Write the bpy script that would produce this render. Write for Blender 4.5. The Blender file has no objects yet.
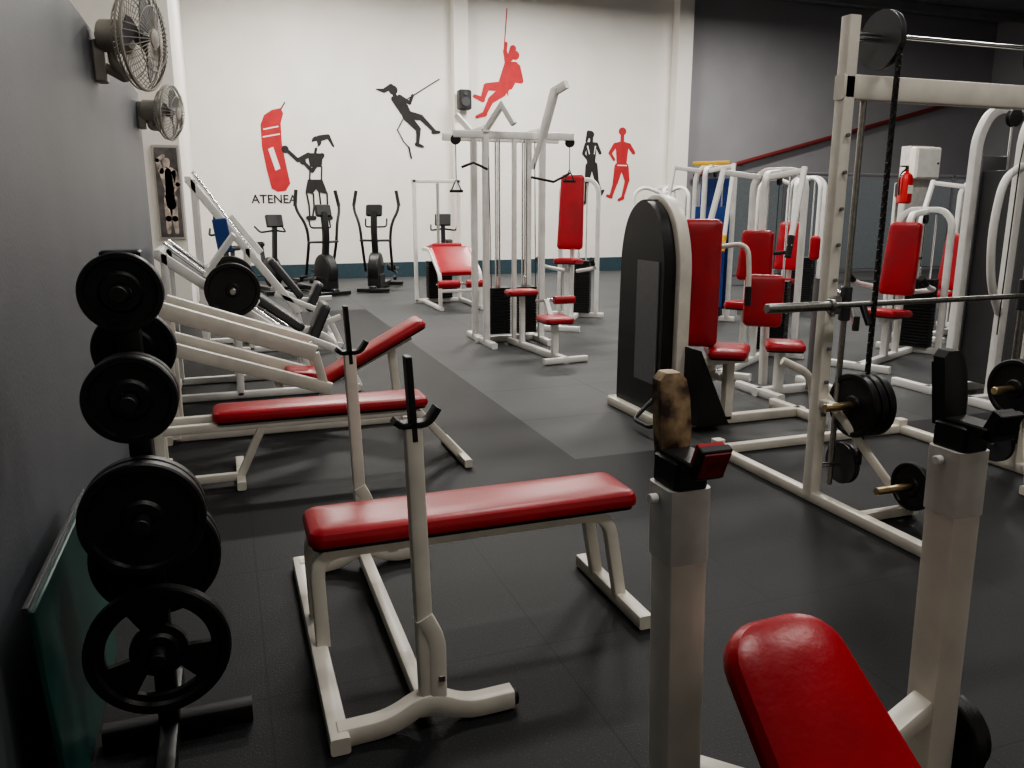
import bpy, bmesh, math, random
from mathutils import Vector as V, Matrix
random.seed(4)
rad=math.radians
# ------------------------------------------------------------ materials
def mat(name,col,rough=.5,metal=0.,noise=0.,nscale=20,bump=0.,bscale=200,col2=None,coat=0,spec=.5):
    m=bpy.data.materials.new(name); m.use_nodes=True
    nt=m.node_tree; b=nt.nodes['Principled BSDF']
    b.inputs['Roughness'].default_value=rough; b.inputs['Metallic'].default_value=metal
    b.inputs['Coat Weight'].default_value=coat
    b.inputs['Specular IOR Level'].default_value=spec
    b.inputs['Base Color'].default_value=(*col,1)
    tc=nt.nodes.new('ShaderNodeTexCoord')
    if noise or col2:
        n=nt.nodes.new('ShaderNodeTexNoise'); n.inputs['Scale'].default_value=nscale; n.inputs['Detail'].default_value=6
        nt.links.new(tc.outputs['Object'],n.inputs['Vector'])
        r=nt.nodes.new('ShaderNodeValToRGB')
        r.color_ramp.elements[0].position=.35; r.color_ramp.elements[1].position=.65
        c2=col2 if col2 else tuple(min(1,x*(1+noise)) for x in col)
        c1=col if col2 else tuple(x*(1-noise) for x in col)
        r.color_ramp.elements[0].color=(*c1,1); r.color_ramp.elements[1].color=(*c2,1)
        nt.links.new(n.outputs['Fac'],r.inputs['Fac']); nt.links.new(r.outputs['Color'],b.inputs['Base Color'])
    if bump:
        n2=nt.nodes.new('ShaderNodeTexNoise'); n2.inputs['Scale'].default_value=bscale
        nt.links.new(tc.outputs['Object'],n2.inputs['Vector'])
        bp=nt.nodes.new('ShaderNodeBump'); bp.inputs['Strength'].default_value=bump; bp.inputs['Distance'].default_value=.01
        nt.links.new(n2.outputs['Fac'],bp.inputs['Height']); nt.links.new(bp.outputs['Normal'],b.inputs['Normal'])
    return m
CREAM=mat('cream_paint',(.75,.71,.63),.36,noise=.07,nscale=8)
WHITE=mat('white_paint',(.80,.79,.76),.38,noise=.05,nscale=8)
SLEEVE=mat('grey_white_sleeve',(.60,.59,.56),.45,noise=.1,nscale=12)
RED=mat('red_vinyl',(.36,.012,.020),.34,noise=.14,nscale=5,bump=.06,bscale=70)
DRED=mat('worn_dark_red',(.16,.012,.015),.5,noise=.4,nscale=30)
BLACK=mat('black_plastic',(.010,.010,.011),.45,noise=.2,nscale=10)
IRON=mat('black_iron',(.010,.010,.011),.42,noise=.25,nscale=30,bump=.1,bscale=150,spec=.4)
DGREY=mat('dark_grey_panel',(.045,.045,.05),.35,noise=.08,nscale=5)
MGREY=mat('mid_grey',(.16,.16,.17),.4,noise=.05)
CHROME=mat('chrome',(.75,.75,.76),.18,metal=1)
STEEL=mat('steel',(.35,.34,.32),.38,metal=1,noise=.15,nscale=60)
BRASS=mat('brass_sleeve',(.62,.49,.28),.35,metal=1,noise=.2)
LEATH=mat('worn_leather',(.52,.38,.22),.6,nscale=24,col2=(.045,.025,.018))
BLUE=mat('blue_plastic',(.02,.06,.24),.4)
YEL=mat('yellow_foam',(.75,.45,.04),.6)
GREEN=mat('green_board',(.014,.06,.05),.4,noise=.25,nscale=4)
FANM=mat('fan_plastic',(.36,.34,.30),.45)
RUB=mat('rubber_foam',(.02,.02,.02),.8)
# ------------------------------------------------------------ mesh builder
def fillet(P,r,seg=6):
    P=[V(p) for p in P]
    if r<=0 or len(P)<3: return P
    out=[P[0]]
    for i in range(1,len(P)-1):
        a,b,c=P[i-1],P[i],P[i+1]
        d1=(a-b);d2=(c-b)
        rr=min(r,d1.length*.48,d2.length*.48)
        p1=b+d1.normalized()*rr;p2=b+d2.normalized()*rr
        for k in range(seg+1):
            t=k/seg; out.append(p1*(1-t)**2+b*2*t*(1-t)+p2*t*t)
    out.append(P[-1]); return out
class B:
    def __init__(s,name,loc=(0,0,0),rot=0,scale=1):
        s.name=name; s.bm=bmesh.new(); s.mats=[]
        s.M=Matrix.Translation(V(loc))@Matrix.Rotation(rad(rot),4,'Z')@Matrix.Scale(scale,4)
    def mi(s,m):
        if m not in s.mats: s.mats.append(m)
        return s.mats.index(m)
    def loft(s,rings,m,cap=True,closed=False):
        k=s.mi(m); vs=[[s.bm.verts.new(p) for p in r] for r in rings]; n=len(rings[0])
        rng=range(len(vs)) if closed else range(len(vs)-1)
        for i in rng:
            a=vs[i];b=vs[(i+1)%len(vs)]
            for j in range(n):
                f=s.bm.faces.new((a[j],a[(j+1)%n],b[(j+1)%n],b[j])); f.material_index=k
        if cap and not closed:
            for r in (vs[0],vs[-1]):
                f=s.bm.faces.new(r); f.material_index=k
    def beam(s,path,w,h,m,fil=0,side=None):
        P=fillet(path,fil); T=[(P[i+1]-P[i]).normalized() for i in range(len(P)-1)]
        if side is None:
            for i in range(len(T)-1):
                cr=T[i].cross(T[i+1])
                if cr.length>.02: side=cr.normalized();break
            else:
                side=T[0].cross(V((0,0,1)))
                side=V((1,0,0)) if side.length<.1 else side.normalized()
        side=V(side).normalized()
        c=min(w,h)*.16; x,y=w/2,h/2
        prof=[(x-c,y),(-x+c,y),(-x+.3*c,y-.3*c),(-x,y-c),(-x,-y+c),(-x+.3*c,-y+.3*c),(-x+c,-y),(x-c,-y),(x-.3*c,-y+.3*c),(x,-y+c),(x,y-c),(x-.3*c,y-.3*c)]
        R=[]
        for i,p in enumerate(P):
            tp=T[max(0,i-1)];tn=T[min(len(T)-1,i)]
            t=(tp+tn); t=t.normalized() if t.length>1e-4 else tn
            sc=1/max(.35,t.dot(tn)); up=side.cross(t).normalized()
            R.append([p+side*a+up*b*sc for a,b in prof])
        s.loft(R,m)
    def tube(s,path,r,m,fil=0,n=12,r2=None):
        P=fillet(path,fil); T=[(P[i+1]-P[i]).normalized() for i in range(len(P)-1)]
        a=T[0].cross(V((0,0,1)))
        if a.length<.1: a=V((1,0,0))
        a.normalize(); R=[]
        for i,p in enumerate(P):
            t=(T[max(0,i-1)]+T[min(len(T)-1,i)]).normalized()
            a=(a-t*a.dot(t)).normalized(); b=t.cross(a)
            q=r if r2 is None else r+(r2-r)*i/(len(P)-1)
            R.append([p+a*q*math.cos(2*math.pi*k/n)+b*q*math.sin(2*math.pi*k/n) for k in range(n)])
        s.loft(R,m)
    def lathe(s,c,axis,prof,m,n=32,cap=True):
        c=V(c);ax=V(axis).normalized(); a=ax.cross(V((0,0,1)))
        if a.length<.1:a=V((1,0,0))
        a.normalize();b=ax.cross(a)
        s.loft([[c+ax*z+(a*math.cos(2*math.pi*k/n)+b*math.sin(2*math.pi*k/n))*r for k in range(n)] for r,z in prof],m,cap)
    def cyl(s,p,q,r,m,n=20,bev=.0):
        p=V(p);q=V(q);L=(q-p).length;bev=bev or min(r,L)*.12
        s.lathe(p,q-p,[(r-bev,0),(r,bev),(r,L-bev),(r-bev,L)],m,n)
    def box(s,c,size,m,x=(1,0,0),z=(0,0,1),bev=None):
        c=V(c);X=V(x).normalized();Z=V(z).normalized();Y=Z.cross(X).normalized();X=Y.cross(Z)
        w,d,h=[q/2 for q in size]; b=bev if bev is not None else min(size)*.12
        def ring(i,zz):
            a,e=w-i,d-i
            return [c+X*u+Y*v+Z*zz for u,v in ((a-b,e),(-a+b,e),(-a,e-b),(-a,-e+b),(-a+b,-e),(a-b,-e),(a,-e+b),(a,e-b))]
        s.loft([ring(b,-h),ring(0,-h+b),ring(0,h-b),ring(b,h)],m)
    def pad(s,c,L,W,T,x,n,m=None,taper=1.,cr=.05,back=True):
        m=m or RED
        c=V(c);X=V(x).normalized();Z=V(n).normalized();Y=Z.cross(X).normalized();X=Y.cross(Z)
        def ring(ins,zz,cr=cr):
            r=max(.012,cr-ins*.6);hl=L/2-ins;o=[]
            for sx,sy,a0 in ((1,1,0),(-1,1,90),(-1,-1,180),(1,-1,270)):
                hw=(W/2*(taper if sx>0 else 1))-ins
                for k in range(7):
                    a=rad(a0+k*15); o.append(c+X*(sx*(hl-r)+r*math.cos(a))+Y*(sy*(hw-r)+r*math.sin(a))+Z*zz)
            return o
        if back: s.loft([ring(.012,-.014),ring(.012,.004)],BLACK)
        e=min(T*.45,.028); mw=min(W*min(1,taper),L)
        s.loft([ring(.006,0),ring(.0,.006),ring(-.002,T*.45),ring(0,T-e),ring(e*.25,T-e*.45),ring(e*.75,T-e*.12),ring(e*1.6,T),ring(mw*.24,T+.004),ring(mw*.36,T+.005)],m)
    def plate(s,c,axis,r,th,m=None,holes=None,rot=0):
        m=m or IRON;k=s.mi(m); holes=(r>.19) if holes is None else holes
        c=V(c);ax=V(axis).normalized();a=ax.cross(V((0,0,1)))
        if a.length<.1:a=V((1,0,0))
        a.normalize();b=ax.cross(a);n=60
        rr=[(.026,.5),(.048,.5),(.056,.25),(.40*r,.25),(.72*r,.25),(.82*r,.25),(.86*r,.5),(.97*r,.5),(r,.36)]
        vv=[[[s.bm.verts.new(c+ax*(sg*hz*th)+(a*math.cos(2*math.pi*j/n+rot)+b*math.sin(2*math.pi*j/n+rot))*q) for j in range(n)] for q,hz in rr] for sg in (1,-1)]
        def hole(i,j): 
            if not holes or i!=3: return False
            return (j%20) in range(4,16)
        for i in range(len(rr)-1):
            for j in range(n):
                j2=(j+1)%n
                if hole(i,j):
                    F,K=vv
                    for (p,q) in (((i,j),(i,j2)),((i+1,j),(i+1,j2))):
                        f=s.bm.faces.new((F[p[0]][p[1]],F[q[0]][q[1]],K[q[0]][q[1]],K[p[0]][p[1]]));f.material_index=k
                    if not hole(i,(j-1)%n):
                        f=s.bm.faces.new((F[i][j],F[i+1][j],K[i+1][j],K[i][j]));f.material_index=k
                    if not hole(i,j2):
                        f=s.bm.faces.new((F[i][j2],F[i+1][j2],K[i+1][j2],K[i][j2]));f.material_index=k
                    continue
                for S in vv:
                    f=s.bm.faces.new((S[i][j],S[i][j2],S[i+1][j2],S[i+1][j]));f.material_index=k
        for i in (0,len(rr)-1):
            for j in range(n):
                j2=(j+1)%n
                f=s.bm.faces.new((vv[0][i][j],vv[0][i][j2],vv[1][i][j2],vv[1][i][j]));f.material_index=k
    def slab(s,pts,d,m,off=(0,0,0)):
        d=V(d); s.loft([[V(p) for p in pts],[V(p)+d for p in pts]],m)
    def done(s):
        bm=s.bm; bmesh.ops.transform(bm,matrix=s.M,verts=bm.verts)
        bmesh.ops.recalc_face_normals(bm,faces=bm.faces)
        xs=[v.co for v in bm.verts]
        o=V(((min(p.x for p in xs)+max(p.x for p in xs))/2,(min(p.y for p in xs)+max(p.y for p in xs))/2,min(p.z for p in xs)))
        bmesh.ops.translate(bm,vec=-o,verts=bm.verts)
        me=bpy.data.meshes.new(s.name); bm.to_mesh(me); bm.free()
        for m in s.mats: me.materials.append(m)
        for p in me.polygons: p.use_smooth=True
        me.set_sharp_from_angle(angle=rad(32))
        ob=bpy.data.objects.new(s.name,me); ob.location=o; bpy.context.collection.objects.link(ob)
        return ob
# ------------------------------------------------------------ room shell
def shell(name,x0,x1,y0,y1,z0,z1,m):
    b=B(name); b.box(((x0+x1)/2,(y0+y1)/2,(z0+z1)/2),(x1-x0,y1-y0,z1-z0),m,bev=.004); return b.done()
WLW=mat('wall_white',(.75,.725,.68),.75,noise=.035,nscale=1.2,bump=.1,bscale=60)
WLG=mat('wall_grey',(.100,.107,.120),.5,noise=.06,nscale=1.5,bump=.1,bscale=60)
WLR=mat('wall_grey_back',(.27,.265,.28),.75,noise=.05,nscale=1)
CEIL=mat('ceiling_grey',(.17,.17,.18),.8,noise=.1,nscale=2)
TEAL=mat('teal_skirting',(.03,.06,.075),.5,noise=.1)
def floor_mat():
    m=bpy.data.materials.new('rubber_floor');m.use_nodes=True;nt=m.node_tree;b=nt.nodes['Principled BSDF']
    N=nt.nodes.new;L=nt.links.new
    g=N('ShaderNodeNewGeometry');sp=N('ShaderNodeSeparateXYZ');L(g.outputs['Position'],sp.inputs[0])
    def mth(op,a,bv):
        n=N('ShaderNodeMath');n.operation=op
        for i,q in enumerate((a,bv)):
            if q is None: continue
            if isinstance(q,(int,float)): n.inputs[i].default_value=q
            else: L(q,n.inputs[i])
        return n.outputs[0]
    reg=mth('MULTIPLY',mth('GREATER_THAN',sp.outputs[0],2.03),mth('GREATER_THAN',sp.outputs[1],4.5))
    far=mth('GREATER_THAN',sp.outputs[1],12.6)
    reg=mth('MAXIMUM',reg,far)
    n1=N('ShaderNodeTexNoise');n1.inputs['Scale'].default_value=150;L(g.outputs['Position'],n1.inputs['Vector'])
    spk=mth('GREATER_THAN',n1.outputs['Fac'],.64)
    n2=N('ShaderNodeTexNoise');n2.inputs['Scale'].default_value=1.3;n2.inputs['Detail'].default_value=5;L(g.outputs['Position'],n2.inputs['Vector'])
    mx=N('ShaderNodeMix');mx.data_type='RGBA';L(reg,mx.inputs['Factor'])
    mx.inputs['A'].default_value=(.0100,.0108,.0125,1);mx.inputs['B'].default_value=(.062,.065,.067,1)
    m2=N('ShaderNodeMix');m2.data_type='RGBA';m2.blend_type='MULTIPLY';m2.inputs['Factor'].default_value=1
    r=N('ShaderNodeMapRange');L(n2.outputs['Fac'],r.inputs[0]);r.inputs[3].default_value=.75;r.inputs[4].default_value=1.25
    L(mx.outputs['Result'],m2.inputs['A']);L(r.outputs[0],m2.inputs['B'])
    m3=N('ShaderNodeMix');m3.data_type='RGBA';L(mth('MULTIPLY',spk,.35),m3.inputs['Factor']);L(m2.outputs['Result'],m3.inputs['A']);m3.inputs['B'].default_value=(.08,.08,.085,1)
    def joint(o,per,off):
        f=mth('FRACT',mth('DIVIDE',mth('SUBTRACT',o,off),per),None)
        return mth('LESS_THAN',f,.008)
    jt=mth('MAXIMUM',joint(sp.outputs[0],1.0,-5.97),joint(sp.outputs[1],1.0,-5.5))
    m4=N('ShaderNodeMix');m4.data_type='RGBA';L(mth('MULTIPLY',jt,.8),m4.inputs['Factor']);L(m3.outputs['Result'],m4.inputs['A']);m4.inputs['B'].default_value=(.002,.002,.002,1)
    L(m4.outputs['Result'],b.inputs['Base Color']);b.inputs['Roughness'].default_value=.58;b.inputs['Specular IOR Level'].default_value=.32
    bp=N('ShaderNodeBump');bp.inputs['Strength'].default_value=.3;bp.inputs['Distance'].default_value=.004;L(n1.outputs['Fac'],bp.inputs['Height']);L(bp.outputs['Normal'],b.inputs['Normal'])
    return m
YB=18.2;HC=6.6
shell('floor',-2,21.2,-4.2,YB+.2,-.1,0,floor_mat())
shell('ceiling',-2,21.2,-4.2,YB+.2,HC,HC+.1,CEIL)
shell('wall_back',-1.6,11.0,YB,YB+.2,0,HC,WLW)
shell('wall_back_grey',11.0,21.2,YB,YB+.2,0,HC,WLR)
shell('wall_left',-.8,-.6,-4,8.0,0,2.55,WLG)
shell('wall_left_upper',-2,-1.6,-4,12,0,HC,WLW)
shell('wall_left_return',-1.6,-.45,12,YB,0,HC,WLW)
shell('wall_front',-2,21.2,-4.2,-4,0,HC,WLW)
shell('wall_right',21,21.2,-4,YB,0,HC,WLR)
shell('trim_pilaster_left',5.05,5.38,YB-.25,YB,0,HC,WLW)
shell('trim_pilaster_right',10.6,11.0,YB-.3,YB,0,HC,WLW)
shell('baseboard_back',-.43,5.04,YB-.03,YB,0,.33,TEAL)
shell('baseboard_back_mid',5.39,10.58,YB-.03,YB,0,.33,TEAL)
for i in range(7):
    shell('trim_ceiling_beam_%d'%i,-1.5,20.9,1.5+i*2.6,1.62+i*2.6,HC-.22,HC-.01,CEIL)
b=B('glazed_partition')
GL=mat('frosted_glass',(.20,.225,.24),.15,noise=.05)
for i in range(7):
    x=9.4+i*1.5
    b.box((x+.75,14,1.2),(1.42,.03,1.9),GL,bev=.003)
    b.beam([(x,14,0),(x,14,2.25)],.06,.06,MGREY)
b.beam([(9.4,14,2.22),(19.9,14,2.22)],.06,.06,MGREY);b.beam([(9.4,14,.2),(19.9,14,.2)],.06,.06,MGREY);b.beam([(19.9,14,0),(19.9,14,2.25)],.06,.06,MGREY)
b.done()
b=B('red_handrail')
b.tube([(11.3,YB-.15,2.31),(19.6,YB-.15,4.4)],.055,mat('red_rail',(.16,.02,.02),.5))
for i in range(9):
    x=11.8+i*.95;z=2.36+(x-11.6)*.255
    b.cyl((x,YB-.15,z),(x,YB,z-.05),.02,DGREY)
b.done()
# ------------------------------------------------------------ murals
INK=mat('mural_black',(.015,.013,.013),.7,noise=.2,nscale=6);INR=mat('mural_red',(.40,.02,.025),.7,noise=.1,nscale=6)
def mural(name,px0,X0,Z0,sx,sz,shapes,m):
    b=B(name);k=[0]
    def T(x,y):return V((X0+(x-px0)*sx,YB-.006-k[0]*.0006,Z0-(y-150)*sz))
    for sh in shapes:
        k[0]+=1
        mm=m
        if isinstance(sh[0],str):
            mm={'k':INK,'r':INR,'w':WLW}[sh[0]];sh=sh[1]
        if len(sh)==3 and not isinstance(sh[0],tuple):
            x,y,r=sh;pts=[(x+r*math.cos(a*math.pi/10),y+r*math.sin(a*math.pi/10)) for a in range(20)];P=[T(*p) for p in pts]
            b.slab(P,(0,.003,0),mm)
        elif len(sh)==6 and not isinstance(sh[0],tuple):
            x1,y1,r1,x2,y2,r2=sh;a=math.atan2(y2-y1,x2-x1);pts=[]
            for q in range(9): t=a+math.pi/2+q*math.pi/8; pts.append((x1+r1*math.cos(t),y1+r1*math.sin(t)))
            for q in range(9): t=a-math.pi/2+q*math.pi/8; pts.append((x2+r2*math.cos(t),y2+r2*math.sin(t)))
            b.slab([T(*p) for p in pts],(0,.003,0),mm)
        else:
            b.slab([T(*p) for p in sh],(0,.003,0),mm)
    return b.done()
mural('mural_punching_bag',270,1.08,2.75,.0206,.0219,[((262,128),(266,119),(274,114),(283,112),(285,117),(282,126),(282,145),(285,165),(288,182),(283,189),(275,190),(269,187),(265,168),(262,148)),('w',(265,132,.6,279,129,.6)),('w',(264,139,.6,280,136,.6)),('w',((268,150),(273,148),(279,168),(274,170))),('k',(283,113,.6,287,107,.6))],INR)
mural('mural_boxer',310,1.9,2.75,.0206,.0219,[
 (317,142,5),(320,139,3,329,137,2.2),(329,137,2,334,146,1),('w',((312,143),(317,141.5),(318,146),(315,148.5),(312.5,147))),(316,149,1.4,315,153,1.4),
 ((307,153),(323,153),(321,166),(309,166)),(308,155,2.6,297,160,2.0),(297,160,2.0,288,152,1.8),(285,150,3.6),(322,155,2.4,311,170,1.8),(311,170,1.8,303,162,1.8),(302,161,3.2),
 (309,166,.8,308,178,.8),(321,166,.8,320,178,.8),((306,178),(321,178),(326,192),(316,190),(314,187),(310,192),(303,190)),
 (304,190,.9,306,203,.9),(306,203,.9,306,214,.9),(311,192,.9,311,204,.9),(311,204,.9,309,214,.9),(317,190,.9,318,203,.9),(318,203,.9,322,214,.9),(325,191,.9,325,203,.9),(325,203,.9,326,214,.9),(304,215,2,311,215,2),(320,215,2,328,215,2)],INK)
mural('mural_rope_climber_black',410,4.07,2.85,.0225,.0229,[(395,98,4.4),(393,95,2.6,386,99,2),(386,99,2,379,98,.7),(396,102,2,398,105,2),((393,104),(403,102),(411,115),(410,120),(402,120),(397,112)),(401,104,2.3,411,109,1.8),(411,109,1.6,414,102,1.4),(395,106,2.3,400,114,1.8),(400,114,1.6,408,112,1.4),(408,120,5.2),(409,120,4,422,122,2.8),(422,122,2.6,435,134,1.7),(434,135,2,440,135,1.3),(408,122,4,419,133,2.6),(419,133,2.4,418,145,1.7),(417,147,2,423,149,1.2),(398,112,.5,441,86,.5),(405,122,.5,398,134,.5),(398,134,.5,404,145,.5),(404,145,.5,409,150,.5),(409,150,.9,411,160,.9)],INK)
mural('mural_rope_climber_red',500,6.19,2.87,.0243,.0235,[(507,22,.5,504,60,.5),(504,60,.5,508,100,.5),(515,63,4.3),(513,57,3.2,510,66,3),((505,69),(517,69),(521,78),(512,94),(503,97),(498,90)),(508,70,3,505,60,2),(505,60,1.8,506,53,1.6),(517,74,3.5,521,86,2.4),(521,86,2.4,510,86,1.8),(503,93,6.5),(501,92,4.5,487,93,3.4),(487,93,3.2,483,104,2.2),(483,105,2.4,475,102,1.6),(502,97,4.5,491,105,3.2),(491,105,3,485,117,2.2),(485,118,2.4,477,121,1.5)],INR)
mural('mural_runner_black',592,8.53,2.9,.0258,.0245,[(590,136,3.7),(588,134,2,586,142,1.2),(591,139,1.6,591,143,1.6),((586,143),(596,143),(596,152),(595,164),(587,164),(586,152)),(586,145,1.9,583,154,1.5),(583,154,1.4,587,159,1.1),(596,145,1.9,600,153,1.5),(600,153,1.4,597,147,1.1),(589,166,3.8,587,181,2.2),(587,181,2.1,586,199,1.3),(586,200,1.6,583,203,1.2),(594,165,3.6,597,179,2.2),(597,179,2,602,192,1.3),(602,192,1.6,604,189,1.2),('w',(587,147,.7,589,154,.5)),('w',(595,147,.6,594,154,.5))],INK)
mural('mural_runner_red',621,9.3,2.9,.0264,.0245,[(622,132,3.9),(622,136,1.9,622,141,1.9),((615,143),(622,141),(629,143),(628,153),(627,164),(617,164),(616,153)),(615,145,2.2,610,153,1.8),(610,153,1.6,614,159,1.3),(629,145,2.2,634,152,1.8),(634,152,1.6,630,146,1.3),(619,166,4.4,616,181,2.7),(616,181,2.4,612,194,1.6),(612,195,1.7,608,194,1.3),(625,166,4.3,628,179,2.6),(628,179,2.3,624,195,1.4),(624,196,1.8,620,198,1.3),('w',(618,164.5,.5,627,164.5,.5))],INR)
cu=bpy.data.curves.new('mural_text','FONT');cu.body='ATENEA';cu.size=.25;cu.extrude=.002;cu.align_x='CENTER';cu.offset=.003
to=bpy.data.objects.new('tmp',cu);bpy.context.collection.objects.link(to)
dg=bpy.context.evaluated_depsgraph_get();me=bpy.data.meshes.new_from_object(to.evaluated_get(dg));bpy.data.objects.remove(to)
me.materials.clear();me.materials.append(INK)
to=bpy.data.objects.new('mural_lettering',me);bpy.context.collection.objects.link(to);to.rotation_euler=(rad(90),0,0);to.location=(1.10,YB-.008,1.64)
b=B('wall_speaker');b.box((5.22,YB-.42,3.85),(.28,.24,.42),BLACK);b.box((5.22,YB-.28,3.85),(.1,.1,.1),DGREY);b.cyl((5.22,YB-.54,3.8),(5.22,YB-.56,3.8),.1,DGREY);b.cyl((5.22,YB-.54,3.97),(5.22,YB-.56,3.97),.04,DGREY);b.done()
b=B('framed_poster')
b.box((-.635,11.98,1.76),(.33,.03,1.24),mat('poster_frame',(.40,.38,.36),.5))
b.box((-.635,11.963,1.76),(.28,.01,1.17),mat('poster_backdrop',(.10,.09,.09),.4,noise=.5,nscale=5),bev=.001)
SK=mat('poster_figure',(.42,.35,.31),.5,noise=.55,nscale=9)
def cap(x1,z1,r1,x2,z2,r2):
    x1-=.035;x2-=.035
    a=math.atan2(z2-z1,x2-x1);pts=[]
    for q in range(9): t=a+math.pi/2+q*math.pi/8; pts.append(V((x1+r1*math.cos(t),11.957,z1+r1*math.sin(t))))
    for q in range(9): t=a-math.pi/2+q*math.pi/8; pts.append(V((x2+r2*math.cos(t),11.957,z2+r2*math.sin(t))))
    b.slab(pts,(0,-.002,0),SK)
cap(-.6,2.17,.045,-.6,2.12,.04);cap(-.62,2.02,.075,-.58,1.72,.05);cap(-.56,2.02,.07,-.59,1.75,.05);cap(-.67,2.04,.036,-.71,2.18,.026);cap(-.71,2.18,.026,-.63,2.24,.022);cap(-.51,2.02,.036,-.48,1.87,.03);cap(-.48,1.87,.028,-.54,1.78,.02);cap(-.61,1.68,.06,-.63,1.42,.04);cap(-.56,1.68,.06,-.55,1.42,.04);cap(-.63,1.42,.038,-.64,1.24,.026);cap(-.55,1.42,.038,-.54,1.24,.026);cap(-.6,1.75,.055,-.58,1.6,.06)
b.done()
b=B('electrical_cabinet');b.beam([(9.86,9.65,0),(9.86,9.65,2.45)],.46,.2,SLEEVE);b.box((9.86,9.5,2.2),(.48,.14,.46),CREAM);b.box((9.86,9.425,2.2),(.42,.012,.40),WHITE);b.cyl((10.03,9.42,2.2),(10.03,9.405,2.2),.015,DGREY);b.done()
b=B('fire_extinguisher')
ER=mat('extinguisher_red',(.5,.01,.01),.3,coat=.5)
ex,ey,ez=9.46,9.42,1.62
b.lathe((ex,ey,ez),(0,0,1),[(.08,0),(.10,.02),(.10,.35),(.08,.41),(.03,.45),(.03,.48)],ER);b.cyl((ex,ey,ez+.47),(ex,ey,ez+.52),.025,BLACK);b.box((ex-.05,ey,ez+.53),(.14,.03,.02),BLACK)
b.tube([(ex,ey,ez+.50),(ex-.14,ey-.02,ez+.42),(ex-.13,ey-.02,ez+.12)],.012,BLACK,fil=.08);b.box((ex,ey+.11,ez+.2),(.12,.05,.2),DGREY);b.box((ex,ey-.101,ez+.2),(.09,.004,.12),WHITE,bev=.001);b.beam([(ex,ey+.15,0),(ex,ey+.15,ez+.3)],.06,.06,SLEEVE)
b.done()
# ------------------------------------------------------------ wall fans
def fan(mx,my,mz,hx,hy,hz,nrm,R):
    b=B('wall_fan')
    b.box((mx+.03,my,mz),(.06,.12,.22),FANM); 
    b.tube([(mx+.04,my,mz-.02),(mx+.18,my-.02,mz-.1),(hx-nrm[0]*.2,hy-nrm[1]*.2,hz-.12),(hx-nrm[0]*.16,hy-nrm[1]*.16,hz)],.026,FANM,fil=.08)
    n=V(nrm).normalized();c=V((hx,hy,hz))
    b.lathe(c-n*.26,n,[(.03,0),(.085,.03),(.09,.16),(.06,.19)],FANM)
    a=n.cross(V((0,0,1))).normalized();u=a.cross(n)
    def ring(rr,z,tr):
        P=[c+n*z+(a*math.cos(t*math.pi/24)+u*math.sin(t*math.pi/24))*rr for t in range(49)]
        b.tube(P,tr,FANM,n=6)
    ring(R,0,.010);ring(R*.99,-.03,.006);ring(R*.8,-.075,.003)
    for z0,z1 in ((-.03,-.09),(.0,.06)):
        for k in range(42):
            t=k*math.pi/21;d=a*math.cos(t)+u*math.sin(t)
            b.tube([c+d*R+n*z0,c+d*R*.75+n*(z0*.3+z1*.8),c+d*R*.2+n*z1],.0025,FANM,n=5)
    ring(R*.62,.052,.003)
    b.lathe(c+n*.05,n,[(.02,0),(.05,.004),(.05,.014),(.02,.02)],FANM)
    b.lathe(c-n*.05,n,[(.02,0),(.035,.01),(.035,.06),(.015,.08)],MGREY)
    for k in range(3):
        t0=k*2.094;R_=[]
        for q in range(6):
            rr=.035+(R*.86-.035)*q/5;w=.25+.45*math.sin(q/5*2.4)
            e=[]
            for sgn,th in ((-1,.003),(1,.003),(1,-.003),(-1,-.003)):
                t=t0+sgn*w*.6;e.append(c+n*(-.01+sgn*.018+th)+(a*math.cos(t)+u*math.sin(t))*rr)
            R_.append(e)
        b.loft(R_,MGREY)
    b.done()
fan(-.6,5.25,2.38,-.33,5.15,2.50,(.93,-.34,-.06),.27)
fan(-.6,7.75,2.34,-.33,7.65,2.36,(.93,-.34,-.1),.22)
# ------------------------------------------------------------ plate tree + board
b=B('weight_plate_tree')
X,Y=-.26,2.40
b.beam([(X,Y,.03),(X,Y,1.46)],.06,.06,BLACK);b.box((X,Y,1.462),(.10,.07,.04),BLACK)
b.beam([(X-.19,Y+.02,.03),(X+.24,Y+.02,.03)],.06,.06,BLACK);b.beam([(X,Y-.25,.035),(X,Y+.28,.035)],.055,.06,BLACK)
for z,r,n,sg in ((1.378,.104,1,-1),(1.10,.118,2,-1),(.765,.162,2,-1),(.345,.198,1,-1),(1.20,.112,1,1),(.56,.185,2,1)):
    b.cyl((X,Y,z),(X,Y+sg*(.115+.045*n),z),.022,BLACK)
    for k in range(n): b.plate((X,Y+sg*(.085+k*.045),z),(0,1,0),r,.04,rot=.4)
b.done()
b=B('green_board')
b.box((-.50,2.55,.31),(.02,.9,.62),GREEN,z=(-.05,0,1),bev=.004);b.beam([(-.527,2.1,.62),(-.527,3.0,.62)],.015,.02,DGREY);b.done()
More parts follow.
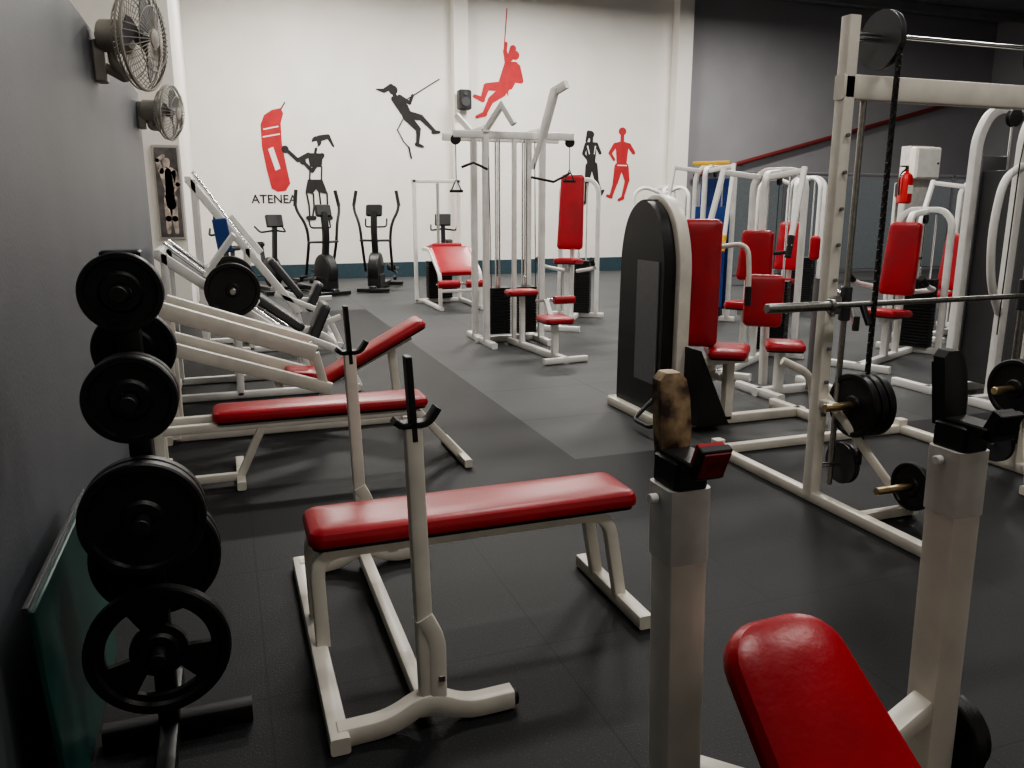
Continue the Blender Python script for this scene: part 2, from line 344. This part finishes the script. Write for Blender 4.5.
# ------------------------------------------------------------ benches
b=B('bench_press')
b.beam([(.22,2.13,.03),(.22,3.47,.03)],.06,.055,CREAM)
b.beam([(.50,2.2,.045),(.50,3.42,.045)],.05,.05,CREAM)
for y,s in ((2.19,1),(3.41,-1)):
    b.beam([(.22,y,.03),(.38,y,.035),(.50,y,.10),(.62,y,.035),(.78,y,.04)],.06,.065,CREAM,fil=.06)
    b.beam([(.50,y,.08),(.475,y,.98)],.05,.048,CREAM)
    b.beam([(.53,y,.08),(.53,y,.30),(.49,y,.38)],.056,.055,CREAM,fil=.08)
    b.box((.54,y-.029*s,.17),(.02,.006,.02),STEEL)
    b.cyl((.78,y,.04),(.795,y,.04),.03,BLACK)
    b.box((.472,y,1.06),(.018,.05,.25),BLACK,x=(1,0,.05),z=(-.05,0,1))
    b.beam([(.44,y,.985),(.52,y,.985),(.55,y,1.03)],.05,.018,BLACK,fil=.03)
    b.beam([(.44,y,.985),(.42,y,1.0)],.05,.018,BLACK)
for y in (2.69,2.91):
    b.beam([(.235,y,.05),(.225,y,.41),(.5,y,.41),(1.36,y,.41),(1.425,y,.03)],.045,.05,CREAM,fil=.10)
b.beam([(.5,2.69,.39),(.5,2.91,.39)],.04,.04,CREAM)
b.beam([(1.43,2.47,.03),(1.43,3.07,.03)],.06,.055,CREAM)
b.pad((.845,2.8,.432),1.28,.30,.062,(1,0,0),(0,0,1),cr=.05)
b.done()
b=B('flat_weight_bench')
yc=4.84
b.pad((.50,yc,.385),1.26,.29,.06,(1,0,0),(0,0,1))
for y in (yc-.1,yc+.1): b.beam([(-.45,y,.355),(1.06,y,.355),(1.34,y,.03)],.045,.05,CREAM,fil=.08)
b.beam([(1.34,4.56,.03),(1.34,5.16,.03)],.05,.05,CREAM)
b.beam([(-.42,4.5,.03),(-.42,5.22,.03)],.05,.05,CREAM)
for y in (yc-.1,yc+.1): b.beam([(-.42,y,.03),(-.42,y,.36)],.05,.05,CREAM)
b.beam([(-.42,yc-.1,.05),(-.0,yc-.1,.05),(.14,yc-.1,.34)],.045,.045,CREAM)
b.beam([(.0,4.60,.03),(.0,5.12,.03)],.05,.05,CREAM)
b.done()
b=B('decline_bench_machine')
y=6.0
for dy in (-.24,.24):
    b.beam([(-.42,y+dy,.92),(.56,y+dy,.57)],.07,.11,CREAM)
    b.beam([(-.42,y+dy,.67),(.66,y+dy,.30)],.06,.09,CREAM)
    b.beam([(-.40,y+dy,.03),(-.40,y+dy,.93)],.06,.06,CREAM)
    b.beam([(.56,y+dy,.57),(.62,y+dy,.30)],.05,.06,CREAM)
b.beam([(-.45,y-.3,.03),(-.45,y+.3,.03)],.06,.06,CREAM);b.beam([(-.4,y-.2,.03),(1.25,y-.2,.03)],.06,.06,CREAM);b.beam([(-.4,y+.2,.03),(1.25,y+.2,.03)],.06,.06,CREAM)
b.beam([(1.2,y-.3,.03),(1.2,y+.3,.03)],.06,.06,CREAM)
b.beam([(.62,y,.28),(1.3,y,.62)],.07,.06,CREAM);b.beam([(1.15,y,.55),(1.2,y,.05)],.06,.06,CREAM);b.beam([(.6,y,.03),(.65,y,.3)],.06,.06,CREAM)
d=V((.80,0,.42)).normalized()
b.pad((1.0,y,.50),.92,.30,.06,d,(-d.z,0,d.x),cr=.05)
b.pad((.48,y,.36),.24,.30,.06,(1,0,-.1),(0.1,0,1))
b.beam([(.3,y-.24,.36),(.3,y+.24,.36)],.05,.05,CREAM);b.beam([(.3,y,.36),(.6,y,.33)],.05,.05,CREAM)
b.done()
def legpress(name,y,dy,x0,z0,x1,z1,plates,towel):
    b=B(name)
    for k in (-1,1):
        yy=y+k*dy
        b.beam([(x0,yy,z0),(x1,yy,z1)],.06,.08,WHITE);b.tube([(x0+.05,yy-k*.08,z0+.08),(x1-.1,yy-k*.08,z1+.12)],.02,CHROME)
        b.beam([(x0+.03,yy,.03),(x1+.15,yy,.03)],.06,.06,WHITE)
        b.beam([(x0+.05,yy,.03),(x0+.05,yy,z0)],.06,.06,WHITE)
        xm=(x0+x1)/2;zm=(z0+z1)/2
        b.beam([(xm,yy,.03),(xm+.02,yy,zm)],.06,.06,WHITE)
        b.beam([(x1+.05,yy,.03),(x1-.02,yy,z1)],.06,.06,WHITE)
        b.beam([(x1-.25,yy,z1+.22),(x1+.3,yy,z1-.02),(x1+.45,yy,.03)],.06,.06,WHITE,fil=.1)
    for xx in (x0+.03,x1+.15,x1+.42): b.beam([(xx,y-dy-.08,.035),(xx,y+dy+.08,.035)],.06,.06,WHITE)
    b.beam([(x0,y-dy,z0),(x0,y+dy,z0)],.06,.06,WHITE)
    d=V((x1-x0,0,z1-z0)).normalized()
    n=V((abs(d.z),0,abs(d.x)))
    c=V((x0,y,z0))+d*((V((x1,0,z1))-V((x0,0,z0))).length*.44)+n*.10
    b.box(c,(.5,2*dy-.2,.07),WHITE,x=d,z=n)
    if plates: b.box(c+n*.16-d*.22,(.04,2*dy-.1,.42),WHITE,x=d,z=n)
    if plates:
        for k in (-1,1):
            p=c+V((0,k*(dy-.05),0));b.cyl(p,p+V((0,k*.34,0)),.024,STEEL)
            b.plate(p+V((0,k*.2,0)),(0,1,0),.215,.045,rot=.5,holes=False);b.plate(p+V((0,k*.15,0)),(0,1,0),.215,.045,rot=.5)
    c2=V((x1,y,z1))-d*.35+n*.1
    b.pad(c2,.55,.34,.07,d,n,DGREY)
    b.pad(c2+d*.38+n*.16,.36,.34,.07,(.45,0,1),(-1,0,.45),DGREY)
    b.beam([c2+d*.3,c2+d*.5+n*.3],.05,.05,WHITE)
    if towel: b.box((-.0,y-dy-.05,1.28),(.15,.03,.36),BLUE,bev=.01,z=(-.12,0,1))
    b.done()
legpress('leg_press_machine',7.35,.36,-.50,1.22,.60,.38,True,False)
legpress('hack_squat_machine',9.6,.36,-.3,1.86,.75,.42,False,True)
# foreground incline rack
b=B('incline_bench_press')
py=1.16
for i,(xt,xb) in enumerate(((.727,.760),(1.375,1.405))):
    b.beam([(xb,py,.03),(xt,py,1.12)],.078,.078,CREAM,side=(1,0,0))
    b.beam([(xt+.003,py,.985),(xt,py,1.122)],.084,.084,SLEEVE,side=(1,0,0))
    b.beam([(xb,py-.35,.03),(xb,py+.35,.03)],.07,.06,CREAM)
    b.box((xt,py,1.147),(.066,.082,.06),BLACK)
    b.box((xt,py-.03,1.17),(.058,.12,.026),BLACK)
    b.box((xt,py-.09,1.188),(.058,.016,.062),BLACK,z=(0,-.45,1))
    b.box((xt,py-.078,1.196),(.05,.010,.05),RED if i==0 else BLACK,z=(0,-.45,1))
    if i==0: b.box((xt,py-.099,1.186),(.05,.006,.05),DRED,z=(0,-.45,1))
    HM=LEATH if i==0 else BLACK
    b.loft([[V((xt+sx*w,py+.03+dy+sy*.014,z)) for sx,sy in ((1,1),(.6,1.3),(-.6,1.3),(-1,1),(-1,-1),(-.6,-1.3),(.6,-1.3),(1,-1))] for z,w,dy in ((1.165,.027,0),(1.215,.031,.004),(1.27,.030,.012),(1.30,.026,.02),(1.313,.014,.022))],HM)
    b.box((xt,py+.055,1.225),(.048,.012,.13),BLACK,z=(0,.15,1))
    b.cyl((xt-.045,py,1.10),(xt-.06,py,1.10),.009,WHITE)
b.beam([(.76,py,.10),(1.40,py,.10)],.06,.06,CREAM)
b.beam([(1.385,py,.545),(.98,py-.10,.47)],.05,.055,CREAM);b.beam([(.745,py,.545),(.98,py-.10,.47)],.05,.055,CREAM)
b.beam([(.95,py-.05,.06),(.95,py-.14,.62)],.06,.06,CREAM)
b.beam([(.95,py,.05),(.95,.1,.05)],.06,.06,CREAM);b.beam([(.95,.15,.05),(.95,.2,.36)],.06,.06,CREAM)
d=V((0.035,-.74,-.62)).normalized();n=V((0,-.64,.77))
c=V((.905,1.12,.815))+d*.42
b.pad(c,.88,.34,.062,-d,n,taper=.72,cr=.085)
b.beam([c+d*.4-n*.03,c-d*.3-n*.03],.06,.04,CREAM)
b.pad((.95,.33,.33),.34,.32,.06,(0,1,0),(0,0,1))
b.beam([(.75,.1,.03),(1.15,.1,.03)],.06,.06,CREAM)
b.cyl((1.42,1.18,.43),(1.52,1.18,.43),.02,BLACK);b.plate((1.465,1.18,.43),(1,0,0),.10,.03);b.plate((1.497,1.18,.43),(1,0,0),.085,.025)
b.done()
# ------------------------------------------------------------ smith machine
b=B('smith_machine')
for x in (2.97,4.5):
    s=1 if x<4 else -1
    b.beam([(x,2.45,.03),(x,4.32,.03)],.06,.06,CREAM)
    b.beam([(x,3.4,.03),(x,3.4,2.5)],.07,.07,CREAM)
    b.beam([(x,4.3,.03),(x,4.3,.1)],.07,.07,CREAM)
    b.cyl((x+s*.12,3.4,.08),(x+s*.12,3.4,2.15),.016,STEEL)
    xp=x+s*.19
    for z,r in ((2.40,.14),(.20,.115)):
        b.lathe((xp,3.39,z),(1,0,0),[(.02,-.018),(r,-.018),(r,-.012),(r-.015,0),(r,.012),(r,.018),(.02,.018)],DGREY,n=36)
        b.cyl((x,3.39,z),(xp+.03*s,3.39,z),.014,CHROME)
    n=80
    for k in range(n):
        z=.24+k*(2.14/n)
        b.box((xp,3.27,z),(.018 if k%2 else .03,.03 if k%2 else .018,.032),BLACK,bev=.004)
    b.box((x+s*.02,3.4,1.09),(.09,.09,.10),STEEL)
    for k in range(9): b.cyl((x,3.36,.5+k*.18),(x,3.345,.5+k*.18),.010,MGREY,n=10)
    b.beam([(x+s*.02,3.40,.62),(x+s*.32,3.05,.05)],.04,.04,CREAM)
    b.beam([(x,3.05,.03),(x+s*.36,3.05,.03)],.05,.05,CREAM)
    b.cyl((x-s*.06,3.28,.56),(x+s*.40,3.28,.56),.022,BRASS);b.beam([(x,3.4,.56),(x,3.27,.56)],.05,.05,CREAM)
    for k in range(3): b.plate((x+s*(.13+.052*k),3.28,.56),(1,0,0),.172,.042,holes=False,rot=k)
    b.cyl((x+.04*s,2.98,.19),(x+s*.36,2.98,.19),.02,BRASS);b.plate((x+s*.27,2.98,.19),(1,0,0),.125,.035,holes=False);b.beam([(x+s*.32,3.0,.03),(x+s*.32,3.0,.2)],.04,.04,CREAM)
b.beam([(2.94,4.3,.03),(4.53,4.3,.03)],.06,.06,CREAM)
b.beam([(2.93,3.4,2.17),(4.54,3.4,2.17)],.07,.12,CREAM)
b.tube([(2.97,3.39,2.42),(4.5,3.39,2.42)],.012,CHROME)
b.cyl((2.50,3.28,1.10),(2.90,3.28,1.10),.025,STEEL);b.cyl((4.57,3.28,1.10),(4.97,3.28,1.10),.025,STEEL);b.cyl((2.88,3.28,1.10),(4.59,3.28,1.10),.015,STEEL)
for x in (2.89,4.58): b.cyl((x-.012,3.28,1.10),(x+.012,3.28,1.10),.036,STEEL)
for x in (3.09,4.38): b.beam([(x,3.28,1.10),(x,3.22,1.0)],.03,.02,BLACK);b.cyl((x,3.4,1.0),(x,3.4,1.18),.03,DGREY)
b.done()
# ------------------------------------------------------------ generic parts
def stack(b,x,y,z0,n,w=.36,d=.16,top=2.0,rods=True,m=None):
    for k in range(n): b.box((x,y,z0+.016+k*.034),(d,w,.03),m or IRON,bev=.003)
    if rods:
        for s in (-1,1): b.cyl((x,y+s*w*.3,z0),(x,y+s*w*.3,top),.011,CHROME,n=10)
    b.cyl((x,y,z0),(x,y,z0+n*.034+.12),.014,CHROME,n=10)
    b.tube([(x,y,z0+n*.034+.1),(x,y,top)],.004,BLACK,n=6)
b=B('chest_press_machine')
xa=3.01
arch=[(xa,5.0,.03),(xa,5.0,1.26),(xa,5.12,1.55),(xa,5.36,1.67),(xa,5.60,1.55),(xa,5.7,1.30),(xa,5.72,.5),(xa,5.72,.03)]
pts=fillet(arch,.22,5)
sh=[V((xa-.075,p.y+(0.02 if p.y<5.3 else -.02),min(p.z,1.65))) for p in pts]
b.slab(sh,(.10,0,0),BLACK)
b.slab([V((xa-.085,y,z)) for y,z in ((5.08,.30),(5.40,.30),(5.40,1.20),(5.08,1.20))],(.012,0,0),MGREY)
b.beam([(xa+.07,p[1],p[2]) for p in arch[:5]],.10,.075,CREAM,fil=.18)
b.beam([(xa+.07,5.60,1.55),(xa+.07,5.74,1.28),(xa+.07,5.74,.03)],.10,.06,CREAM,fil=.1)
b.slab([V((xa+.14,y,z)) for y,z in ((5.05,.2),(5.66,.2),(5.66,1.32),(5.05,1.32))],(.012,0,0),DGREY)
b.beam([(xa-.12,5.74,.04),(xa+.4,5.74,.04)],.07,.07,CREAM);b.beam([(xa-.1,4.95,.04),(xa-.1,5.74,.04)],.07,.07,CREAM)
b.beam([(xa,4.92,.04),(4.15,4.92,.04)],.07,.07,CREAM);b.beam([(4.1,4.62,.04),(4.1,5.22,.04)],.07,.07,CREAM)
b.beam([(3.45,4.92,.04),(3.45,4.92,.50)],.07,.07,CREAM);b.beam([(3.2,4.92,.49),(3.6,4.92,.49)],.06,.06,CREAM)
b.beam([(3.42,5.08,.3),(3.30,5.12,1.35)],.06,.06,CREAM);b.beam([(3.42,4.94,.35),(3.42,5.1,.35)],.05,.05,CREAM)
f=V((-.55,-.83,0)).normalized();sd=V((f.y,-f.x,0))
up=V((0,0,1))*.985-f*.15
b.pad(V((3.265,5.08,1.04)),.92,.29,.07,up,f+V((0,0,.15)),cr=.05)
b.pad(V((3.43,4.92,.53)),.40,.34,.06,f,(0,0,1),taper=.8)
b.slab([V((3.10,4.75,.05)),V((3.36,4.75,.05)),V((3.10,4.75,.60))],(0,.22,0),BLACK)
b.tube([(3.75,4.7,.50),(3.95,4.62,.40),(4.0,4.62,.12)],.03,CREAM,fil=.1)
b.tube([(2.95,4.75,.20),(2.72,4.75,.08),(2.72,5.0,.08),(2.9,5.05,.2)],.016,BLACK,fil=.05)
b.tube([(2.84,4.66,.24),(2.9,4.95,.26)],.02,BLACK)
for s in (-1,1):
    o=V((3.33,5.12,1.3))+sd*s*.1
    b.tube([o-f*.05,o+sd*s*.20-f*.04+V((0,0,.03)),o+sd*s*.22-f*.0-V((0,0,.2)),o+sd*s*.22+f*.02-V((0,0,.42))],.018,CREAM,fil=.1)
    b.cyl(o+sd*s*.22+f*.01-V((0,0,.28)),o+sd*s*.22+f*.02-V((0,0,.42)),.024,RUB)
b.done()
def station(name,x,y,rot,H=1.95,back=(.95,.75),seat=.48,arms='over',backm=None,shroud=None,pm=None,grip=None,sc=1):
    b=B(name,(x,y,0),rot,sc);pm=pm or WHITE;grip=grip or RUB
    b.beam([(-.75,0,.035),(.75,0,.035)],.07,.07,pm)
    b.beam([(-.7,-.38,.035),(-.7,.38,.035)],.07,.07,pm);b.beam([(.72,-.3,.035),(.72,.3,.035)],.07,.07,pm)
    for s in (-1,1): b.beam([(-.7,s*.27,.03),(-.7,s*.27,H-.12),(-.7,s*.17,H),(-.7,0,H)],.07,.06,pm,fil=.1)
    stack(b,-.7,0,.07,22,top=H-.05)
    b.lathe((-.7,0,H-.1),(0,1,0),[(.015,-.015),(.05,-.015),(.04,0),(.05,.015),(.015,.015)],BLACK)
    if shroud: b.box((-.81,0,H*.5),(.02,.46,H*.85),shroud);b.box((-.59,0,H*.42),(.02,.44,H*.65),shroud)
    b.beam([(-.7,0,H-.02),(-.25,0,H-.05),(-.2,0,.05)],.06,.06,pm,fil=.12)
    zb,Lb=back
    b.beam([(.1,0,.04),(.1,0,seat-.03)],.07,.07,pm);b.beam([(-.2,0,seat-.05),(.25,0,seat-.05)],.06,.06,pm)
    b.pad((.12,0,seat-.02),.42,.38,.07,(1,0,.08),(-.08,0,1),backm,taper=.8)
    b.pad((-.14,0,zb),Lb,.35,.08,(-.14,0,1),(1,0,.14),backm,taper=.9)
    b.beam([(-.2,0,zb),(-.15,0,zb)],.05,.05,pm)
    for s in (-1,1):
        if arms=='over':
            b.beam([(-.25,s*.06,H-.08),(-.16,s*.40,H-.03)],.055,.055,pm);b.beam([(-.16,s*.40,H),(.20,s*.42,zb+.12)],.05,.05,pm)
            b.cyl((.17,s*.42,zb+.22),(.23,s*.42,zb+.02),.03,grip)
            b.tube([(.21,s*.42,zb+.07),(.21,s*.28,zb+.05)],.017,grip)
        elif arms=='low':
            b.tube([(-.25,s*.06,.7),(-.2,s*.34,.75),(.1,s*.36,.8),(.30,s*.36,.90)],.025,pm,fil=.12);b.cyl((.16,s*.36,.83),(.31,s*.36,.905),.03,grip)
        elif arms=='fly':
            b.tube([(-.2,s*.06,H-.1),(-.1,s*.3,H),(-.0,s*.45,H-.1),(.05,s*.47,.85)],.03,pm,fil=.15)
            b.pad((.08,s*.47,1.0),.34,.14,.05,(0,0,1),(1,0,0),backm)
    if grip is YEL: b.beam([(-.5,-.25,H+.03),(-.5,.25,H+.03)],.05,.05,YEL);b.beam([(-.5,0,H-.05),(-.5,0,H+.03)],.05,.05,pm)
    return b.done()
station('shoulder_press_machine',4.93,6.75,215,1.95,(1.1,.5),.62,'over')
station('pec_fly_machine',5.9,9.3,220,2.12,(1.0,.7),.5,'over',grip=YEL,shroud=BLUE)
station('lateral_raise_machine',6.52,6.5,205,1.55,(1.05,.75),.50,'low')
station('seated_row_machine',7.8,9.9,210,2.0,(1.0,.7),.5,'fly')
station('leg_extension_machine',8.5,7.6,200,1.9,(.9,.7),.5,'over')
station('tall_back_press_machine',4.42,10.1,235,1.95,(1.5,1.0),.85,'low')
station('triceps_machine',6.9,12.0,230,1.9,(1.0,.7),.5,'fly')
b=B('biceps_curl_machine')
b.beam([(4.2,5.6,.035),(4.95,5.6,.035)],.07,.07,WHITE);b.beam([(4.25,5.3,.035),(4.25,5.9,.035)],.07,.07,WHITE);b.beam([(4.9,5.3,.035),(4.9,5.9,.035)],.07,.07,WHITE)
b.beam([(4.70,5.5,.04),(4.70,5.5,1.0)],.06,.06,MGREY)
b.beam([(4.40,5.55,.04),(4.40,5.55,.42)],.07,.07,WHITE);b.pad((4.40,5.5,.42),.34,.32,.06,(-.55,-.83,0),(0,0,1))
b.pad((4.32,5.72,.80),.44,.32,.07,(.1,.12,1),(-.55,-.83,.15))
b.beam([(4.45,5.82,.04),(4.42,5.82,.95)],.06,.06,WHITE)
b.tube([(4.70,5.45,.95),(4.85,5.3,.85),(4.9,5.25,.6)],.02,CHROME,fil=.05);b.cyl((4.9,5.25,.58),(4.9,5.25,.7),.028,RUB)
b.done()
b=B('cable_crossover_machine')
WX,WY=5.90,4.75
for dy in (0,.42):
    b.beam([(WX,WY+dy,.03),(WX,WY+dy,2.15),(WX+.12,WY+dy,2.36),(WX+.5,WY+dy,2.40),(WX+1.3,WY+dy,2.36)],.07,.075,WHITE,fil=.15,side=(0,1,0))
    b.beam([(WX-.25,WY+dy,.035),(WX+1.3,WY+dy,.035)],.07,.07,WHITE)
b.beam([(WX-.22,WY-.3,.035),(WX-.22,WY+.8,.035)],.07,.07,WHITE);b.beam([(WX+1.25,WY-.3,.035),(WX+1.25,WY+.8,.035)],.07,.07,WHITE);b.beam([(WX+1.25,WY,.03),(WX+1.25,WY,2.36)],.07,.07,WHITE);b.beam([(WX+1.25,WY+.42,.03),(WX+1.25,WY+.42,2.36)],.07,.07,WHITE)
b.box((WX+.22,WY+.0,1.05),(.30,.03,1.9),MGREY,bev=.006);b.box((WX+.22,WY+.42,1.05),(.30,.03,1.9),MGREY,bev=.006);b.box((WX+.07,WY+.21,1.0),(.02,.36,1.75),DGREY,bev=.006)
b.box((WX+.22,WY-.02,1.55),(.09,.006,.24),RED,bev=.001)
stack(b,WX+.22,WY+.21,.1,22,w=.3,d=.14,top=2.3)
b.tube([(WX-.05,WY-.05,2.15),(WX-.2,WY-.15,1.9),(WX-.2,WY-.15,.6)],.005,BLACK,n=6)
b.tube([(WX,WY-.02,1.9),(WX-.28,WY-.1,1.8),(WX-.36,WY-.12,1.4),(WX-.28,WY-.1,1.0),(WX-.05,WY-.02,.75)],.03,WHITE,fil=.2)
b.lathe((WX+.12,WY+.21,2.28),(0,1,0),[(.015,-.02),(.07,-.02),(.06,0),(.07,.02),(.015,.02)],BLACK)
b.done()
# ------------------------------------------------------------ multi station tower
b=B('multi_station_cable_tower')
for x in (2.82,3.50):
    for y in (8.8,9.25): b.beam([(x,y,.03),(x,y,2.42)],.07,.07,WHITE)
    b.beam([(x,8.75,2.42),(x,9.3,2.42)],.07,.07,WHITE);b.beam([(x,8.5,.035),(x,9.5,.035)],.07,.07,WHITE)
for y in (8.8,9.25): b.beam([(2.45,y,2.36),(3.88,y,2.36)],.06,.08,WHITE)
b.beam([(2.75,9.0,.035),(3.56,9.0,.035)],.07,.07,WHITE)
for x in (3.0,3.33): stack(b,x,8.92,.12,16,w=.22,d=.24,top=2.35)
b.beam([(3.50,8.8,2.35),(3.56,8.6,2.82),(3.64,8.45,2.88)],.07,.09,WHITE)
b.beam([(3.38,8.8,2.0),(3.55,8.55,2.85)],.04,.05,WHITE)
b.beam([(2.82,8.8,2.4),(2.95,8.6,2.66),(3.05,8.5,2.45)],.06,.06,WHITE)
b.beam([(2.82,9.25,2.4),(2.66,9.4,2.62)],.06,.06,WHITE)
b.beam([(3.16,8.8,.05),(3.16,8.8,2.36)],.05,.05,WHITE)
for x,z in ((2.48,1.88),(3.84,2.0)):
    b.tube([(x,8.8,2.34),(x,8.8,z)],.005,BLACK,n=6)
    b.tube([(x-.06,8.8,z-.13),(x,8.8,z),(x+.06,8.8,z-.13)],.009,BLACK);b.cyl((x-.075,8.8,z-.13),(x+.075,8.8,z-.13),.015,RUB)
    b.lathe((x,8.8,2.3),(0,1,0),[(.012,-.015),(.055,-.015),(.045,0),(.055,.015),(.012,.015)],BLACK)
b.tube([(2.5,8.65,2.0),(2.62,8.6,2.05),(2.78,8.6,1.98)],.014,BLACK);b.tube([(3.25,8.5,1.9),(3.5,8.45,1.85),(3.72,8.5,1.95)],.014,BLACK)
b.tube([(2.85,8.78,2.3),(2.85,8.7,.6)],.005,BLACK,n=6);b.tube([(3.4,8.78,2.3),(3.35,8.6,.6)],.005,BLACK,n=6)
b.beam([(3.13,8.85,.035),(3.25,7.45,.035)],.07,.07,WHITE);b.beam([(3.0,7.45,.035),(3.5,7.5,.035)],.06,.06,WHITE)
b.beam([(3.22,7.7,.04),(3.22,7.7,.40)],.07,.07,WHITE);b.pad((3.22,7.7,.41),.32,.36,.055,(1,0,0),(0,0,1))
b.beam([(3.15,8.5,.04),(3.15,8.5,.62)],.06,.06,WHITE);b.pad((3.12,8.45,.62),.36,.22,.055,(1,0,0),(0,0,1))
b.cyl((3.31,7.95,.60),(3.55,7.95,.60),.045,RED)
b.beam([(3.22,7.7,.3),(3.22,7.95,.60)],.05,.05,WHITE);b.cyl((3.1,7.95,.60),(3.55,7.95,.60),.015,CHROME)
b.done()
# ------------------------------------------------------------ leg curl
b=B('leg_curl_machine')
for x in (2.98,3.72): b.beam([(x,13.1,.03),(x,13.1,2.0)],.06,.06,WHITE)
b.beam([(2.95,13.1,1.98),(3.75,13.1,1.98)],.06,.06,WHITE);b.beam([(2.95,13.1,.04),(3.75,13.1,.04)],.06,.06,WHITE)
stack(b,3.37,13.1,.08,18,w=.2,d=.4,top=1.95)
for x in (3.1,3.75):
    b.beam([(x,11.9,.035),(x,13.1,.035)],.06,.06,WHITE);b.beam([(x,12.0,.03),(x,12.0,.55),(x,12.6,.9),(x,13.05,.9)],.055,.055,WHITE,fil=.1)
b.beam([(3.1,12.0,.3),(3.75,12.0,.3)],.05,.05,WHITE)
d=V((0,.75,.45)).normalized();b.pad((3.42,12.35,.72),.72,.66,.07,d,(0,-d.z,d.y))
b.pad((3.42,12.95,.9),.5,.5,.07,(0,1,-.15),(0,.15,1))
b.cyl((3.0,11.85,.42),(3.85,11.85,.42),.015,CHROME)
for x in (3.2,3.65): b.cyl((x-.17,11.85,.42),(x+.17,11.85,.42),.06,RED)
b.done()
# ------------------------------------------------------------ cardio
def elliptical(x,y,rot,name='elliptical_trainer'):
    b=B(name,(x,y,0),rot)
    b.box((.05,0,.09),(1.5,.12,.08),DGREY);b.box((.72,0,.05),(.12,.6,.07),BLACK);b.box((-.7,0,.05),(.12,.6,.07),BLACK)
    b.lathe((.42,-.11,.42),(0,1,0),[(.2,0),(.30,.02),(.32,.05),(.32,.17),(.30,.2),(.2,.22)],BLACK)
    b.box((.42,0,.22),(.55,.24,.3),BLACK,bev=.05)
    b.beam([(.40,0,.55),(.50,0,1.1),(.44,0,1.48)],.11,.10,BLACK,fil=.2)
    b.box((.42,0,1.50),(.08,.30,.22),BLACK,z=(-.3,0,1),bev=.02);b.box((.375,0,1.52),(.01,.2,.13),MGREY,z=(-.3,0,1))
    for s in (-1,1):
        b.tube([(.15,s*.26,.36),(.36,s*.27,.95),(.35,s*.30,1.25),(.22,s*.44,1.55),(.18,s*.38,1.84)],.026,BLACK,fil=.15);b.tube([(.21,s*.43,1.58),(.18,s*.38,1.86)],.032,RUB)
        b.cyl((.45,s*.05,.95),(.36,s*.3,.95),.022,DGREY)
        b.beam([(.38,s*.2,.42+s*.1),(-.55,s*.2,.22+s*.05)],.05,.05,MGREY)
        b.box((-.25,s*.2,.31+s*.07),(.38,.16,.04),BLACK);b.box((-.08,s*.2,.35+s*.07),(.04,.16,.08),BLACK)
        b.cyl((-.55,s*.2,.17),(-.55,s*.14,.17),.045,BLACK)
        b.tube([(.45,s*.04,1.2),(.3,s*.2,1.2),(.25,s*.2,1.35)],.016,RUB,fil=.06)
    b.done()
elliptical(2.85,15.6,-112);elliptical(1.58,15.3,-70)
def bike(x,y,rot):
    b=B('exercise_bike',(x,y,0),rot)
    b.box((.5,0,.05),(.1,.55,.07),BLACK);b.box((-.5,0,.05),(.1,.5,.07),BLACK);b.box((0,0,.08),(1.0,.1,.07),DGREY)
    b.lathe((.2,-.1,.4),(0,1,0),[(.2,0),(.27,.03),(.27,.17),(.2,.2)],BLACK)
    b.beam([(.3,0,.4),(.42,0,1.25)],.08,.08,DGREY);b.box((.42,0,1.32),(.08,.3,.22),BLACK,z=(-.3,0,1))
    b.beam([(-.1,0,.3),(-.25,0,.85)],.07,.07,DGREY);b.pad((-.28,0,.86),.28,.24,.06,(1,0,0),(0,0,1),BLACK,taper=.4)
    for s in (-1,1):
        b.tube([(.42,s*.04,1.15),(.35,s*.24,1.12),(.15,s*.26,1.22)],.017,RUB,fil=.06)
        b.cyl((.2,s*.1,.4),(.2+s*.15,s*.13,.33),.015,STEEL);b.box((.2+s*.16,s*.18,.33),(.1,.09,.025),BLACK)
    b.done()
bike(.75,15.6,-70);bike(.1,14.2,-100);bike(4.15,15.6,-110)
# ------------------------------------------------------------ lights (ceiling luminaires)
def lamp(x,y,e,col=(1,.965,.91),z=6.1,sx=1.6,sy=.5):
    b=B('ceiling_luminaire');b.box((x,y,z+.09),(sx,sy,.1),WHITE);b.cyl((x-sx*.4,y,z+.13),(x-sx*.4,y,HC),.012,DGREY);b.cyl((x+sx*.4,y,z+.13),(x+sx*.4,y,HC),.012,DGREY);b.done()
    l=bpy.data.lights.new('luminaire_light','AREA');l.shape='RECTANGLE';l.size=sx;l.size_y=sy;l.energy=e;l.color=col
    o=bpy.data.objects.new('luminaire_light',l);bpy.context.collection.objects.link(o);o.location=(x,y,z)
for x,y,e in ((2,15.2,340),(6.5,15.2,340),(11.5,14.5,280),(2.5,10.5,200),(7,10,210),(3,6,110),(8,5.5,160),(1.2,1.0,85),(5,1,90),(15,10,170)):
    lamp(x,y,e)
w=bpy.data.worlds.new('World');bpy.context.scene.world=w;w.use_nodes=True
w.node_tree.nodes['Background'].inputs[0].default_value=(.9,.95,1,1);w.node_tree.nodes['Background'].inputs[1].default_value=.15
try: bpy.context.scene.view_settings.look='AgX - Medium High Contrast'
except Exception as e: print(e)
# ------------------------------------------------------------ camera
cd=bpy.data.cameras.new('camera');cam=bpy.data.objects.new('camera',cd);bpy.context.collection.objects.link(cam)
cd.sensor_width=36;cd.lens=36*800/1024;cd.clip_start=.05
th=math.atan(179/800);ps=math.atan(292/819.8)
cam.location=(0,0,1.6);cam.rotation_euler=(math.pi/2-th,0,-ps)
bpy.context.scene.camera=cam
